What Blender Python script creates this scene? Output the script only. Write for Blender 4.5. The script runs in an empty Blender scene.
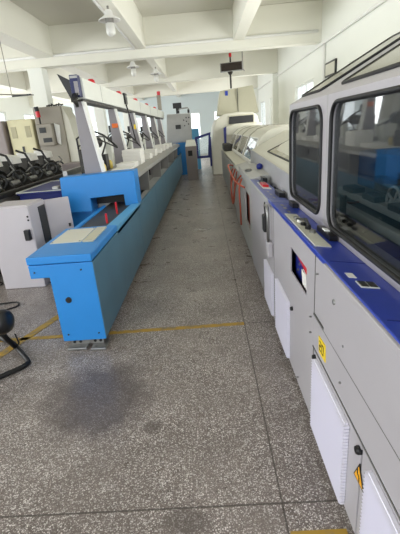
import bpy, bmesh, math, random
from mathutils import Vector, Matrix
random.seed(7)
R = math.radians
scn = bpy.context.scene
COL = scn.collection

# ------------------------------------------------------------------ camera
F_PX, PITCH, YAW, ROLL, EYE = 385.0, R(19.7), R(2.1), R(4.8), 1.6
fw = Vector((-math.sin(YAW) * math.cos(PITCH), math.cos(YAW) * math.cos(PITCH), -math.sin(PITCH)))
rt = Vector((math.cos(YAW), math.sin(YAW), 0)); up = rt.cross(fw)
rt2 = rt * math.cos(ROLL) - up * math.sin(ROLL); up2 = up * math.cos(ROLL) + rt * math.sin(ROLL)
cam = bpy.data.cameras.new('camera'); co = bpy.data.objects.new('camera', cam); COL.objects.link(co)
co.matrix_world = Matrix(((rt2.x, up2.x, -fw.x, 0), (rt2.y, up2.y, -fw.y, 0), (rt2.z, up2.z, -fw.z, EYE), (0, 0, 0, 1)))
cam.sensor_fit = 'HORIZONTAL'; cam.sensor_width = 36; cam.lens = F_PX / 400 * 36; cam.clip_start = .02
scn.camera = co

# ------------------------------------------------------------------ light
w = bpy.data.worlds.new('sky'); scn.world = w; w.use_nodes = True
bg = w.node_tree.nodes['Background']; bg.inputs[0].default_value = (.93, .97, 1, 1); bg.inputs[1].default_value = 2.6
scn.view_settings.view_transform = 'Standard'; scn.view_settings.look = 'None'
scn.view_settings.gamma = 1; scn.view_settings.use_curve_mapping = False
scn.view_settings.exposure = 0.08
scn.cycles.use_denoising = True
scn.cycles.max_bounces = 10; scn.cycles.diffuse_bounces = 6; scn.cycles.transparent_max_bounces = 16
scn.cycles.sample_clamp_indirect = 6

def area(name, loc, rot, sx, sy, power, colr=(1, .98, .95)):
    l = bpy.data.lights.new(name, 'AREA'); l.shape = 'RECTANGLE'; l.size = sx; l.size_y = sy; l.energy = power; l.color = colr
    o = bpy.data.objects.new(name, l); o.location = loc; o.rotation_euler = rot; COL.objects.link(o); return o
# daylight stand-ins: area lights added just inside each window pane
WIN_R = [(-1.6, .9), (2.6, 4.8), (6.6, 9.0), (11.7, 13.9), (17.45, 19.1), (20.5, 22.4)]  # windows nearest the camera are added to light the blue machine
for a, b in WIN_R:
    area('daylight_fill', (3.0, (a + b) / 2, 1.85), (0, R(90), 0), 1.5, b - a, 34 * (b - a), (1, .98, .94))
WIN_L = [(-2, 2), (4, 8), (10, 14), (16, 20), (22, 26)]  # left wall windows are added to let light in from that side
for a, b in WIN_L:
    area('daylight_fill', (-9.35, (a + b) / 2, 2.0), (0, R(-90), 0), 1.9, b - a, 50 * (b - a), (.96, .98, 1))

# ------------------------------------------------------------------ materials
def lin(c):
    return tuple(((v / 255) / 12.92 if v / 255 <= .04045 else ((v / 255 + .055) / 1.055) ** 2.4) for v in c) + (1,)
MATS = {}
def pm(name, rgb, rough=.5, metal=0, var=.06, scale=6, bump=0, spec=.5, bscale=60):
    if name in MATS: return MATS[name]
    m = bpy.data.materials.new(name); m.use_nodes = True; nt = m.node_tree; n = nt.nodes; L = nt.links
    p = n['Principled BSDF']; p.inputs['Roughness'].default_value = rough; p.inputs['Metallic'].default_value = metal
    p.inputs['Specular IOR Level'].default_value = spec
    tc = n.new('ShaderNodeTexCoord'); no = n.new('ShaderNodeTexNoise'); no.inputs['Scale'].default_value = scale; no.inputs['Detail'].default_value = 5
    L.new(tc.outputs['Object'], no.inputs['Vector'])
    mx = n.new('ShaderNodeMix'); mx.data_type = 'RGBA'; c = lin(rgb)
    mx.inputs[6].default_value = tuple(v * (1 - var * 2) for v in c[:3]) + (1,); mx.inputs[7].default_value = tuple(min(1, v * (1 + var * 2)) for v in c[:3]) + (1,)
    L.new(no.outputs['Fac'], mx.inputs[0]); L.new(mx.outputs[2], p.inputs['Base Color'])
    if bump:
        n2 = n.new('ShaderNodeTexNoise'); n2.inputs['Scale'].default_value = bscale; L.new(tc.outputs['Object'], n2.inputs['Vector'])
        b = n.new('ShaderNodeBump'); b.inputs['Strength'].default_value = bump; b.inputs['Distance'].default_value = .01
        L.new(n2.outputs['Fac'], b.inputs['Height']); L.new(b.outputs[0], p.inputs['Normal'])
    MATS[name] = m; return m

def glass(name, tint, gloss=1.0, diffuse=None, dfac=0.0):
    m = bpy.data.materials.new(name); m.use_nodes = True; nt = m.node_tree; n = nt.nodes; L = nt.links
    n.remove(n['Principled BSDF']); out = n['Material Output']
    t = n.new('ShaderNodeBsdfTransparent'); t.inputs[0].default_value = tint + (1,)
    g = n.new('ShaderNodeBsdfGlossy'); g.inputs['Roughness'].default_value = .03
    fr = n.new('ShaderNodeFresnel'); ge = n.new('ShaderNodeNewGeometry'); io = n.new('ShaderNodeMix')
    io.inputs[2].default_value = 1.5; io.inputs[3].default_value = 1 / 1.5; L.new(ge.outputs['Backfacing'], io.inputs[0]); L.new(io.outputs[0], fr.inputs['IOR'])
    mu = n.new('ShaderNodeMath'); mu.operation = 'MULTIPLY'; mu.use_clamp = True; mu.inputs[1].default_value = gloss
    L.new(fr.outputs[0], mu.inputs[0])
    base = t.outputs[0]
    if diffuse:
        d = n.new('ShaderNodeBsdfDiffuse'); d.inputs[0].default_value = lin(diffuse); ms = n.new('ShaderNodeMixShader'); ms.inputs[0].default_value = dfac
        L.new(t.outputs[0], ms.inputs[1]); L.new(d.outputs[0], ms.inputs[2]); base = ms.outputs[0]
    mx = n.new('ShaderNodeMixShader'); L.new(mu.outputs[0], mx.inputs[0]); L.new(base, mx.inputs[1]); L.new(g.outputs[0], mx.inputs[2])
    L.new(mx.outputs[0], out.inputs[0]); return m

M = dict(
    grey=pm('light grey enamel', (176, 172, 177), .42, var=.02),
    greyb=pm('grey enamel worn', (178, 178, 176), .5, var=.05),
    core=pm('dark machine core', (52, 54, 56), .6),
    lav=pm('pale louvre plastic', (232, 230, 242), .5, var=.01),
    cream=pm('cream enamel', (212, 210, 196), .45, var=.02),
    beige=pm('beige enamel', (197, 194, 172), .45, var=.02),
    blue=pm('sky blue enamel', (40, 136, 214), .4, var=.03),
    bluel=pm('pale blue enamel', (92, 166, 212), .4, var=.03),
    teal=pm('shaded side blue enamel', (80, 124, 148), .38, var=.08, scale=3),  # same blue paint as the front, aisle-side shade put into the colour
    navy=pm('navy enamel', (18, 34, 120), .4, var=.04),
    royal=pm('royal blue enamel', (34, 60, 168), .33, var=.03),
    violet=pm('violet blue enamel', (92, 104, 170), .4, var=.05),
    black=pm('black rubber', (16, 16, 17), .55),
    blackg=pm('black plastic', (22, 22, 24), .35),
    dark=pm('dark steel', (60, 58, 54), .45, .5, var=.25, scale=20),
    steel=pm('brushed steel', (150, 150, 148), .32, .8, var=.1, scale=15),
    rail=pm('grey rail metal', (150, 148, 144), .3, .5, var=.08),
    white=pm('white paint', (235, 235, 232), .6, var=.01),
    paper=pm('white paper', (238, 236, 230), .8, var=.02),
    red=pm('red plastic', (205, 24, 40), .35),
    yellow=pm('yellow vinyl', (238, 206, 40), .5),
    orange=pm('orange plastic', (226, 108, 30), .45),
    hose=pm('orange rubber hose', (176, 82, 58), .55),
    rust=pm('rust orange plate', (140, 62, 36), .6, var=.15),
    post=pm('mauve grey post enamel', (142, 138, 142), .45, var=.03),
    postw=pm('white post edge', (232, 232, 228), .45),
    panel=pm('pale header enamel', (222, 224, 216), .42, var=.015),
    wall=pm('white wall paint', (236, 238, 232), .8, var=.012, scale=1.2, bump=.03),
    wallg=pm('pale blue grey wall paint', (214, 224, 226), .8, var=.012, scale=1.2),
    ceil=pm('ceiling paint', (214, 212, 202), .85, var=.03, scale=.8, bump=.03),
    beam=pm('beam paint', (232, 231, 220), .8, var=.02, scale=1.0, bump=.03),
    cab=pm('warm grey cabinet enamel', (150, 144, 132), .5, var=.03),
    cabc=pm('yellowish cream cabinet enamel', (216, 210, 172), .5, var=.03),
    cabd=pm('dull mauve cabinet enamel', (140, 130, 128), .5, var=.03),
    screen=pm('dark display glass', (36, 24, 18), .2),
    belt=pm('grey belt', (62, 60, 58), .55, var=.1),
    blockblue=pm('deep blue press enamel', (38, 92, 150), .4, var=.06),
    tube=pm('frosted lamp glass', (225, 225, 220), .3),
    wheelm=pm('pale wheel metal', (176, 176, 174), .4, .2),
    inner=pm('dark grey inner sheet', (112, 112, 108), .6),
    alum=pm('white window frame', (228, 230, 228), .45),
)
M['cab3'] = pm('mid grey fascia', (172, 172, 175), .45, var=.02)
M['cabr'] = pm('painted shadow grey', (104, 102, 100), .5, var=.08)  # dark grey for panel gaps and recess, shadow put into the colour
M['navyd'] = pm('deep navy enamel', (14, 24, 84), .4, var=.05)
M['winglass'] = glass('clear window glass', (.93, .95, .95), .8)
M['tint'] = glass('grey tinted safety glass', (.70, .72, .72), 1.15)
M['roofpane'] = glass('pale frosted roof glass', (.85, .84, .78), 1.0, (204, 198, 178), .5)

# floor
def floor_mat():
    m = bpy.data.materials.new('terrazzo floor'); m.use_nodes = True; nt = m.node_tree; n = nt.nodes; L = nt.links; p = n['Principled BSDF']
    tc = n.new('ShaderNodeTexCoord'); V = tc.outputs['Object']
    def noise(s, d=5, rough=.6):
        x = n.new('ShaderNodeTexNoise'); x.inputs['Scale'].default_value = s; x.inputs['Detail'].default_value = d; x.inputs['Roughness'].default_value = rough; L.new(V, x.inputs['Vector']); return x.outputs['Fac']
    def ramp(f, a, b, ca, cb):
        r = n.new('ShaderNodeValToRGB'); r.color_ramp.elements[0].position = a; r.color_ramp.elements[1].position = b
        r.color_ramp.elements[0].color = ca; r.color_ramp.elements[1].color = cb; L.new(f, r.inputs[0]); return r.outputs[0]
    def mix(f, a, b, mode='MIX'):
        x = n.new('ShaderNodeMix'); x.data_type = 'RGBA'; x.blend_type = mode
        for s, v in ((0, f), (6, a), (7, b)):
            if isinstance(v, (float, int)): x.inputs[s].default_value = v
            elif isinstance(v, tuple): x.inputs[s].default_value = v
            else: L.new(v, x.inputs[s])
        return x.outputs[2]
    def math_(op, a, b=None, clamp=False):
        x = n.new('ShaderNodeMath'); x.operation = op; x.use_clamp = clamp
        for i, v in enumerate((a, b)):
            if v is None: continue
            if isinstance(v, (int, float)): x.inputs[i].default_value = v
            else: L.new(v, x.inputs[i])
        return x.outputs[0]
    ground = ramp(noise(1.3), .3, .72, lin((96, 86, 82)), lin((146, 135, 130)))
    fine = ramp(noise(55, 3), .3, .7, (.72, .72, .72, 1), (1.22, 1.22, 1.22, 1)); ground = mix(.8, ground, fine, 'MULTIPLY')
    def chips(scale, thr, keep, colr, base):
        v = n.new('ShaderNodeTexVoronoi'); v.inputs['Scale'].default_value = scale; L.new(V, v.inputs['Vector'])
        sep = n.new('ShaderNodeSeparateColor'); L.new(v.outputs['Color'], sep.inputs[0])
        inside = math_('LESS_THAN', v.outputs['Distance'], thr); pick = math_('GREATER_THAN', sep.outputs[0], keep)
        return mix(math_('MULTIPLY', math_('MULTIPLY', inside, pick), math_('ADD', math_('MULTIPLY', sep.outputs[1], .6), .3)), base, colr)
    c = chips(125, .46, .5, lin((248, 242, 238)), ground)
    c = chips(200, .42, .4, lin((214, 206, 200)), c)
    c = chips(70, .30, .8, lin((84, 76, 72)), c)
    # wear along the walkway and grime with a shape of its own
    c = mix(ramp(noise(2.4, 6, .65), .42, .66, (0, 0, 0, 1), (.5, .5, .5, 1)), c, lin((118, 109, 103)))
    sx = n.new('ShaderNodeSeparateXYZ'); L.new(V, sx.inputs[0]); X, Y = sx.outputs[0], sx.outputs[1]
    def blob(cx, cy, rx, ry, amt, colr, c):
        dx = math_('DIVIDE', math_('SUBTRACT', X, cx), rx); dy = math_('DIVIDE', math_('SUBTRACT', Y, cy), ry)
        d = math_('ADD', math_('MULTIPLY', dx, dx), math_('MULTIPLY', dy, dy)); d = math_('ADD', d, math_('MULTIPLY', math_('SUBTRACT', noise(5), .5), 1.6))
        f = ramp(d, .35, 1.15, (amt,) * 3 + (1,), (0, 0, 0, 1)); return mix(f, c, colr)
    c = blob(-.82, 2.08, .42, .42, .72, lin((80, 71, 69)), c)
    c = blob(-.42, 1.78, .07, .06, .6, lin((88, 79, 75)), c)
    c = blob(-.2, 1.2, .12, .07, .6, lin((90, 82, 78)), c)
    c = blob(-1.1, 2.9, .3, .2, .45, lin((104, 96, 88)), c)
    def joint(coord, off, period, wdt, c):
        a = math_('ABSOLUTE', math_('SUBTRACT', math_('FLOORED_MODULO', math_('ADD', coord, -off + period / 2), period), period / 2))
        return mix(math_('MULTIPLY', math_('LESS_THAN', a, wdt), .8), c, lin((70, 63, 58)))
    c = joint(X, .232, 20, .0045, c); c = joint(Y, 1.265, 1.69, .005, c)
    L.new(c, p.inputs['Base Color'])
    rr = ramp(noise(3.1), .3, .7, (.24,) * 3 + (1,), (.42,) * 3 + (1,)); L.new(rr, p.inputs['Roughness'])
    p.inputs['Specular IOR Level'].default_value = .5
    b = n.new('ShaderNodeBump'); b.inputs['Strength'].default_value = .05; L.new(noise(90, 2), b.inputs['Height']); L.new(b.outputs[0], p.inputs['Normal'])
    return m
M['floor'] = floor_mat()

# ------------------------------------------------------------------ mesh helpers
class MB:
    def __init__(s): s.bm = bmesh.new()
    def face(s, pts):
        return s.bm.faces.new([s.bm.verts.new(Vector(p)) for p in pts])
    def hexa(s, a, b):          # two quads (same winding) joined
        va = [s.bm.verts.new(Vector(p)) for p in a]; vb = [s.bm.verts.new(Vector(p)) for p in b]; k = len(va)
        s.bm.faces.new(va); s.bm.faces.new(vb[::-1])
        for i in range(k): s.bm.faces.new((va[i], vb[i], vb[(i + 1) % k], va[(i + 1) % k]))
        return s
    def box(s, x0, x1, y0, y1, z0, z1):
        return s.hexa([(x0, y0, z0), (x1, y0, z0), (x1, y1, z0), (x0, y1, z0)], [(x0, y0, z1), (x1, y0, z1), (x1, y1, z1), (x0, y1, z1)])
    def prism(s, pts, axis, a, b):
        f = {'x': lambda p, t: (t, p[0], p[1]), 'y': lambda p, t: (p[0], t, p[1]), 'z': lambda p, t: (p[0], p[1], t)}[axis]
        return s.hexa([f(p, a) for p in pts], [f(p, b) for p in pts])
    def loft(s, rings, caps=True):
        R_ = [[s.bm.verts.new(Vector(p)) for p in r] for r in rings]; k = len(R_[0])
        for A, B in zip(R_, R_[1:]):
            for i in range(k): s.bm.faces.new((A[i], B[i], B[(i + 1) % k], A[(i + 1) % k]))
        if caps: s.bm.faces.new(R_[0]); s.bm.faces.new(R_[-1][::-1])
        return s
    def tube(s, pts, r, n=8, closed=False):
        P = [Vector(p) for p in pts]; rings = []; k = len(P); prev = None
        for i, p in enumerate(P):
            if closed: t = P[(i + 1) % k] - P[i - 1]
            else: t = P[min(i + 1, k - 1)] - P[max(i - 1, 0)]
            t.normalize()
            if prev is None:
                a = Vector((0, 0, 1)) if abs(t.z) < .9 else Vector((1, 0, 0)); u = t.cross(a).normalized()
            else: u = (prev - t * prev.dot(t)).normalized()
            prev = u; v = t.cross(u); rr = r[i] if isinstance(r, (list, tuple)) else r
            rings.append([p + (u * math.cos(2 * math.pi * j / n) + v * math.sin(2 * math.pi * j / n)) * rr for j in range(n)])
        if closed:
            V = [[s.bm.verts.new(q) for q in g] for g in rings]
            for i in range(k):
                A, B = V[i], V[(i + 1) % k]
                for j in range(n): s.bm.faces.new((A[j], B[j], B[(j + 1) % n], A[(j + 1) % n]))
            return s
        return s.loft(rings)
    def cyl(s, p0, p1, r0, r1=None, n=16): return s.tube([p0, p1], [r0, r0 if r1 is None else r1], n)
    def lathe(s, c, prof, n=20, axis='z'):
        rings = []
        for r, h in prof:
            g = []
            for j in range(n):
                a = 2 * math.pi * j / n; q = (r * math.cos(a), r * math.sin(a), h)
                if axis == 'x': q = (q[2], q[0], q[1])
                if axis == 'y': q = (q[0], q[2], q[1])
                g.append(Vector(c) + Vector(q))
            rings.append(g)
        return s.loft(rings)
    def ball(s, c, r, sq=(1, 1, 1)):
        return s.lathe(c, [(max(.001, r * math.sin(math.pi * i / 8)) * 1, -r * math.cos(math.pi * i / 8) * sq[2]) for i in range(9)], 14)
    def build(s, name, mat, parent=None, bevel=0, smooth=False, seg=2):
        bm = s.bm; bmesh.ops.recalc_face_normals(bm, faces=bm.faces)
        off = parent_world(parent)
        for v in bm.verts: v.co -= off
        me = bpy.data.meshes.new(name); bm.to_mesh(me); bm.free()
        if smooth:
            for p in me.polygons: p.use_smooth = True
        o = bpy.data.objects.new(name, me); COL.objects.link(o); me.materials.append(M[mat] if isinstance(mat, str) else mat)
        if parent is not None: o.parent = parent
        if bevel:
            b = o.modifiers.new('edge', 'BEVEL'); b.width = bevel; b.segments = seg; b.limit_method = 'ANGLE'; b.angle_limit = R(40)
        return o
def parent_world(p):
    v = Vector((0, 0, 0))
    while p is not None: v = v + Vector(p.location); p = p.parent
    return v
def tag(o, label, cat, group=None, kind=None):
    o['label'] = label; o['category'] = cat
    if group: o['group'] = group
    if kind: o['kind'] = kind
    return o
def thing(name, loc, label, cat, group=None):
    o = bpy.data.objects.new(name, None); o.empty_display_size = .1; o.location = loc; COL.objects.link(o); return tag(o, label, cat, group)
def struct(o): o['kind'] = 'structure'; return o
def dup(root, loc, label=None):
    r = root.copy(); COL.objects.link(r); r.location = loc
    if label: r['label'] = label
    for ch in list(root.children):
        c = ch.copy(); COL.objects.link(c); c.parent = r
        for g in list(ch.children):
            d = g.copy(); COL.objects.link(d); d.parent = c
    return r
def rrect(u0, u1, v0, v1, r, k=6):
    out = []
    for cu, cv, a0 in ((u1 - r, v1 - r, 0), (u0 + r, v1 - r, 90), (u0 + r, v0 + r, 180), (u1 - r, v0 + r, 270)):
        out.append([(cu + r * math.cos(R(a0 + 90 * i / k)), cv + r * math.sin(R(a0 + 90 * i / k))) for i in range(k + 1)])
    return out
def frame_cell(mb, cell, hole, r, f, t):
    """flat plate `cell` with a round-cornered opening; f(u, v, d) places a point at depth d"""
    cs = rrect(*hole, r); u0, u1, v0, v1 = cell; corners = [(u1, v1), (u0, v1), (u0, v0), (u1, v0)]
    inner = [p for c in cs for p in c]
    for d, flip in ((0, False), (t, True)):
        def add(pts):
            mb.face([f(p[0], p[1], d) for p in (pts[::-1] if flip else pts)])
        for q in range(4):
            arc = cs[q]
            for i in range(len(arc) - 1): add([corners[q], arc[i + 1], arc[i]])
            nx = cs[(q + 1) % 4]; add([corners[q], corners[(q + 1) % 4], nx[0], arc[-1]])
    for i in range(len(inner)):
        a, b = inner[i], inner[(i + 1) % len(inner)]
        mb.face([f(*a, 0), f(*b, 0), f(*b, t), f(*a, t)])
    for q in range(4):
        a, b = corners[q], corners[(q + 1) % 4]; mb.face([f(*a, 0), f(*a, t), f(*b, t), f(*b, 0)])
    return mb
def pane_gasket(hole, r, f, parent, gmat='black', pmat='tint', gr=.0105, depth=.012, names=('window_pane', 'window_gasket')):
    loop = [p for c in rrect(*hole, r) for p in c]
    g = MB().tube([f(*p, -.004) for p in loop], gr, 8, True).build(names[1], gmat, parent, smooth=True)
    m = MB(); m.face([f(*p, depth) for p in loop]); m.face([f(*p, depth + .004) for p in loop][::-1])
    k = len(loop)
    for i in range(k):
        a, b = loop[i], loop[(i + 1) % k]; m.face([f(*a, depth), f(*a, depth + .004), f(*b, depth + .004), f(*b, depth)])
    return m.build(names[0], pmat, parent), g

# ------------------------------------------------------------------ room
XR, XL, Y0, Y1, ZC = 3.1, -9.5, -4.0, 27.0, 4.3
struct(MB().box(XL, XR, Y0, Y1, -.1, 0).build('floor', 'floor'))
struct(MB().box(XL - .3, XR + .3, Y0, Y1 + .3, ZC, ZC + .15).build('ceiling', 'ceil'))
def wall_with_openings(name, mat, axis, a0, a1, pos, thick, opens, zs, zt):
    mb = MB(); cur = a0
    def seg(b0, b1, z0, z1):
        if axis == 'y': mb.box(pos, pos + thick, b0, b1, z0, z1)
        else: mb.box(b0, b1, pos, pos + thick, z0, z1)
    for o0, o1 in opens:
        seg(cur, o0, 0, ZC); seg(o0, o1, 0, zs); seg(o0, o1, zt, ZC); cur = o1
    seg(cur, a1, 0, ZC)
    return struct(mb.build(name, mat))
wall_with_openings('wall_right', 'wall', 'y', Y0, Y1, XR, .25, WIN_R, 1.05, 2.65)
wall_with_openings('wall_left', 'wall', 'y', Y0, Y1, XL, -.25, WIN_L, 1.0, 3.1)
WIN_F = [(-8.6, -6.4), (-5.2, -3.4), (-2.3, -.15), (.72, 2.6)]
wall_with_openings('wall_far', 'wallg', 'x', XL - .25, XR + .25, Y1, .25, WIN_F, .9, 2.62)
nw = 0
def window(axis, pos, a0, a1, z0, z1, out):
    global nw; nw += 1
    f = (lambda a, d, z: (pos + d * out, a, z)) if axis == 'y' else (lambda a, d, z: (a, pos + d * out, z))
    mb = MB()
    def bar(b0, b1, q0, q1):
        p, q = f(b0, .06, q0), f(b1, .12, q1)
        mb.box(min(p[0], q[0]), max(p[0], q[0]), min(p[1], q[1]), max(p[1], q[1]), q0, q1)
    bar(a0, a0 + .06, z0, z1); bar(a1 - .06, a1, z0, z1); bar(a0 + .06, a1 - .06, z0, z0 + .06); bar(a0 + .06, a1 - .06, z1 - .06, z1)
    k = max(1, round((a1 - a0) / .9))
    for i in range(1, k): c = a0 + (a1 - a0) * i / k; bar(c - .025, c + .025, z0 + .06, z1 - .06)
    root = struct(mb.build('window_%d' % nw, 'alum'))
    p, q = f(a0 + .03, .085, z0 + .03), f(a1 - .03, .092, z1 - .03)
    MB().box(min(p[0], q[0]), max(p[0], q[0]), min(p[1], q[1]), max(p[1], q[1]), z0 + .03, z1 - .03).build('pane', 'winglass', root)
for a, b in WIN_R: window('y', XR, a, b, 1.05, 2.65, 1)
for a, b in WIN_L: window('y', XL, a, b, 1.0, 3.1, -1)
for a, b in WIN_F: window('x', Y1, a, b, .9, 2.62, 1)
nt = 0
def trim(mb, mat='beam'):
    global nt; nt += 1; return struct(mb.build('trim_%d' % nt, mat, bevel=.012))
for y in (5, 11, 17, 23): trim(MB().box(XL, XR, y, y + .32, 3.4 if y == 11 else 3.45, ZC))
for x0, x1 in ((-7.4, -7.0), (-4.1, -3.66), (-1.53, -1.3), (.9, 1.17)):
    for y0, y1 in ((-4, 5), (5.32, 11), (11.32, 17), (17.32, 23), (23.32, 27)):
        if x0 < 0 or y0 < 11: trim(MB().box(x0, x1, y0, y1, 3.6, ZC))
for y in (5, 11, 17, 23):
    if y != 11: trim(MB().box(XR - .22, XR, y - .05, y + .4, 0, 3.4), 'wall')
    trim(MB().box(-4.42, -4.04, y, y + .4, 0, 3.4), 'wall')

# ------------------------------------------------------------------ floor markings
def marking(pts, label):
    mb = MB(); mb.prism(pts, 'z', .0005, .003); return tag(mb.build('floor_marking', 'tape'), label, 'floor line')
mt = pm('worn yellow floor paint', (196, 152, 44), .5, var=.2, scale=14); M['tape'] = mt
mx_ = [q for q in mt.node_tree.nodes if q.type == 'MIX'][0]; mx_.inputs[6].default_value = lin((132, 118, 92)); mx_.inputs[7].default_value = lin((178, 142, 52))
rp_ = mt.node_tree.nodes.new('ShaderNodeValToRGB'); rp_.color_ramp.elements[0].position = .34; rp_.color_ramp.elements[1].position = .5
no_ = [q for q in mt.node_tree.nodes if q.type == 'TEX_NOISE'][0]; mt.node_tree.links.new(no_.outputs['Fac'], rp_.inputs[0]); mt.node_tree.links.new(rp_.outputs[0], mx_.inputs[0])
marking([(-1.9, 2.905), (-1.9, 2.955), (.228, 2.975), (.228, 2.925)], 'worn yellow line painted across the aisle beside the blue machine end')
marking([(-1.86, 2.58), (-1.79, 2.55), (-1.25, 3.95), (-1.33, 3.97)], 'worn yellow diagonal stripe on the floor between fan foot and blue machine')
marking([(.24, 1.05), (.24, 1.135), (.47, 1.135), (.47, 1.05)], 'short yellow stripe on the floor against the grey machine plinth')

# ------------------------------------------------------------------ grey binder with big windows
XF = .48
def plate(mb, y0, y1, z0, z1, x=XF, t=.02): return mb.box(x, x + t, y0, y1, z0, z1)
B1 = thing('binding_machine', (1.2, 1.2, 0), 'long grey binding machine with large black gasketed windows and royal blue deck', 'machine')
MB().box(.56, 1.95, -.6, 3.1, .03, .96).build('body', 'core', B1)
MB().box(.505, .56, -.6, 3.1, .0, .05).build('plinth', 'greyb', B1)
def lower(y0, y1): MB().box(XF, XF + .03, y0 + .003, y1 - .003, .05, .515).build('lower_panel', 'grey', B1, .004)
lower(-.6, 1.07); lower(1.075, 1.715)
MB().box(XF - .004, XF + .03, -.6, 1.712, .522, .70).build('middle_panel', 'grey', B1, .004)
MB().box(XF - .010, XF + .03, -.6, 1.53, .706, 1.0).build('upper_panel', 'grey', B1, .005)
MB().box(XF, XF + .03, 1.535, 1.712, .706, 1.0).build('upper_panel', 'grey', B1, .004)
mb = MB(); mb.box(XF, XF + .03, 1.722, 2.86, .05, .72); mb.box(XF, XF + .03, 1.722, 1.87, .722, 1.0); mb.box(XF, XF + .03, 2.26, 2.86, .722, 1.0); mb.box(XF, XF + .03, 1.87, 2.26, .882, 1.0)
# one sheet with a rectangular viewing hole
mb = MB(); f = lambda u, v, d: (XF + d, u, v)
frame_cell(mb, (1.722, 2.862, .05, 1.0), (1.87, 2.26, .725, .88), .008, f, .007)
mb.build('hatch_panel', 'grey', B1)
hw = MB().box(.516, .534, 1.85, 2.28, .70, .90).build('hatch_recess', 'navy', B1)
MB().prism([(1.88, .872), (2.24, .878), (2.24, .862), (1.88, .80)], 'x', .500, .514).build('red_strip', 'red', hw)
mb = MB()
for k, yy in enumerate((1.93, 1.965, 2.0)): mb.prism([(yy, .73), (yy + .02, .73), (yy + .05, .81), (yy + .03, .81)], 'x', .496, .510)
mb.build('card_slip', 'paper', hw)
mb = MB()
for yy, zz in ((2.16, .80), (2.1, .76), (2.2, .75)): mb.cyl((.508, yy, zz), (.518, yy, zz), .009)
mb.build('bolt', 'steel', hw)
def vent(parent, y0, y1, z0, z1):
    mb = MB(); mb.box(XF - .016, XF - .0015, y0 + .012, y1 - .012, z0, z1); k = 26; h = (z1 - z0) / k
    for i in range(k):
        z = z0 + i * h; mb.hexa([(XF - .018, y0, z), (XF - .018, y1, z), (XF - .0015, y1, z), (XF - .0015, y0, z)], [(XF - .027, y0, z + h * .62), (XF - .027, y1, z + h * .62), (XF - .0015, y1, z + h * .62), (XF - .0015, y0, z + h * .62)])
    return mb.build('louvre_panel', 'lav', parent)
MB().box(XF - .006, XF + .02, -.6, 1.712, .697, .7055).build('panel_seam', 'cabr', B1)  # dark strips laid in the panel gaps, coloured for the shadow there
MB().box(XF - .006, XF + .02, -.6, 1.712, .5145, .5225).build('panel_seam', 'cabr', B1)
for y, z0, z1 in ((1.5325, .706, 1.0), (1.717, .05, 1.0), (2.865, .05, 1.0)): MB().box(XF - .001, XF + .02, y - .0025, y + .0025, z0, z1).build('panel_seam', 'cabr', B1)
vent(B1, .42, .985, .06, .49); vent(B1, 1.19, 1.655, .07, .485); vent(B1, 2.27, 2.71, .08, .50); 
def knob(parent, y, z, r=.014, mat='blackg', name='knob'):
    return MB().lathe((XF, y, z), [(r, .006), (r, -.008), (r * .8, -.016), (r * .25, -.018)], 14, 'x').build(name, mat, parent, smooth=False)
knob(B1, 1.675, .475); knob(B1, 1.09, .465, .017); knob(B1, 2.2, .49); knob(B1, 1.40, .91, .013, 'steel', 'cam_lock')
for y, z in ((1.76, .66), (1.76, .57), (1.30, .60), (1.66, .93), (1.28, .78), (2.03, .10)): MB().cyl((XF - .012, y, z), (XF + .006, y, z), .005, n=8).build('screw', 'steel', B1)
# yellow tags
st = MB().prism([(1.598, .556), (1.497, .562), (1.505, .645), (1.606, .638)], 'x', XF - .0075, XF - .0035).build('yellow_label', 'yellow', B1)
mb = MB()      # digits 2 0
def stroke(mb, a, b, x, wd=.006):
    a, b = Vector((x, a[0], a[1])), Vector((x, b[0], b[1])); d = (b - a).normalized(); n_ = Vector((0, -d.z, d.y)) * wd / 2
    q = [a + n_, b + n_, b - n_, a - n_]; o = Vector((-.0012, 0, 0)); mb.hexa(q, [p + o for p in q])
xs = XF - .0075
def digit(mb, y, z, h, segs, wd=.005):   # y is the near-camera direction reversed: text runs towards smaller y
    P = {'a': ((0, 1), (1, 1)), 'b': ((1, 1), (1, .5)), 'c': ((1, .5), (1, 0)), 'd': ((0, 0), (1, 0)), 'e': ((0, 0), (0, .5)), 'f': ((0, .5), (0, 1)), 'g': ((0, .5), (1, .5))}
    for s in segs:
        (u0, v0), (u1, v1) = P[s]; stroke(mb, (y - u0 * h * .5, z + v0 * h), (y - u1 * h * .5, z + v1 * h), xs, wd)
digit(mb, 1.586, .578, .045, 'abged'); digit(mb, 1.548, .578, .045, 'abcdef')
mb.build('numeral', 'black', st)
wl = MB().prism([(1.121, .322), (1.076, .416), (1.026, .330)], 'x', XF - .003, XF + .001).build('warning_sticker', 'black', B1)
M['amber'] = pm('amber vinyl', (240, 172, 30), .5, var=.02)
MB().prism([(1.111, .330), (1.0765, .400), (1.037, .336)], 'x', XF - .0042, XF - .0028).build('amber_triangle', 'amber', wl)
mb = MB(); stroke(mb, (1.085, .386), (1.083, .362), XF - .0042, .008); stroke(mb, (1.083, .362), (1.068, .360), XF - .0042, .007); stroke(mb, (1.068, .360), (1.066, .338), XF - .0042, .007)
mb.build('lightning_mark', 'black', wl)
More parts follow.
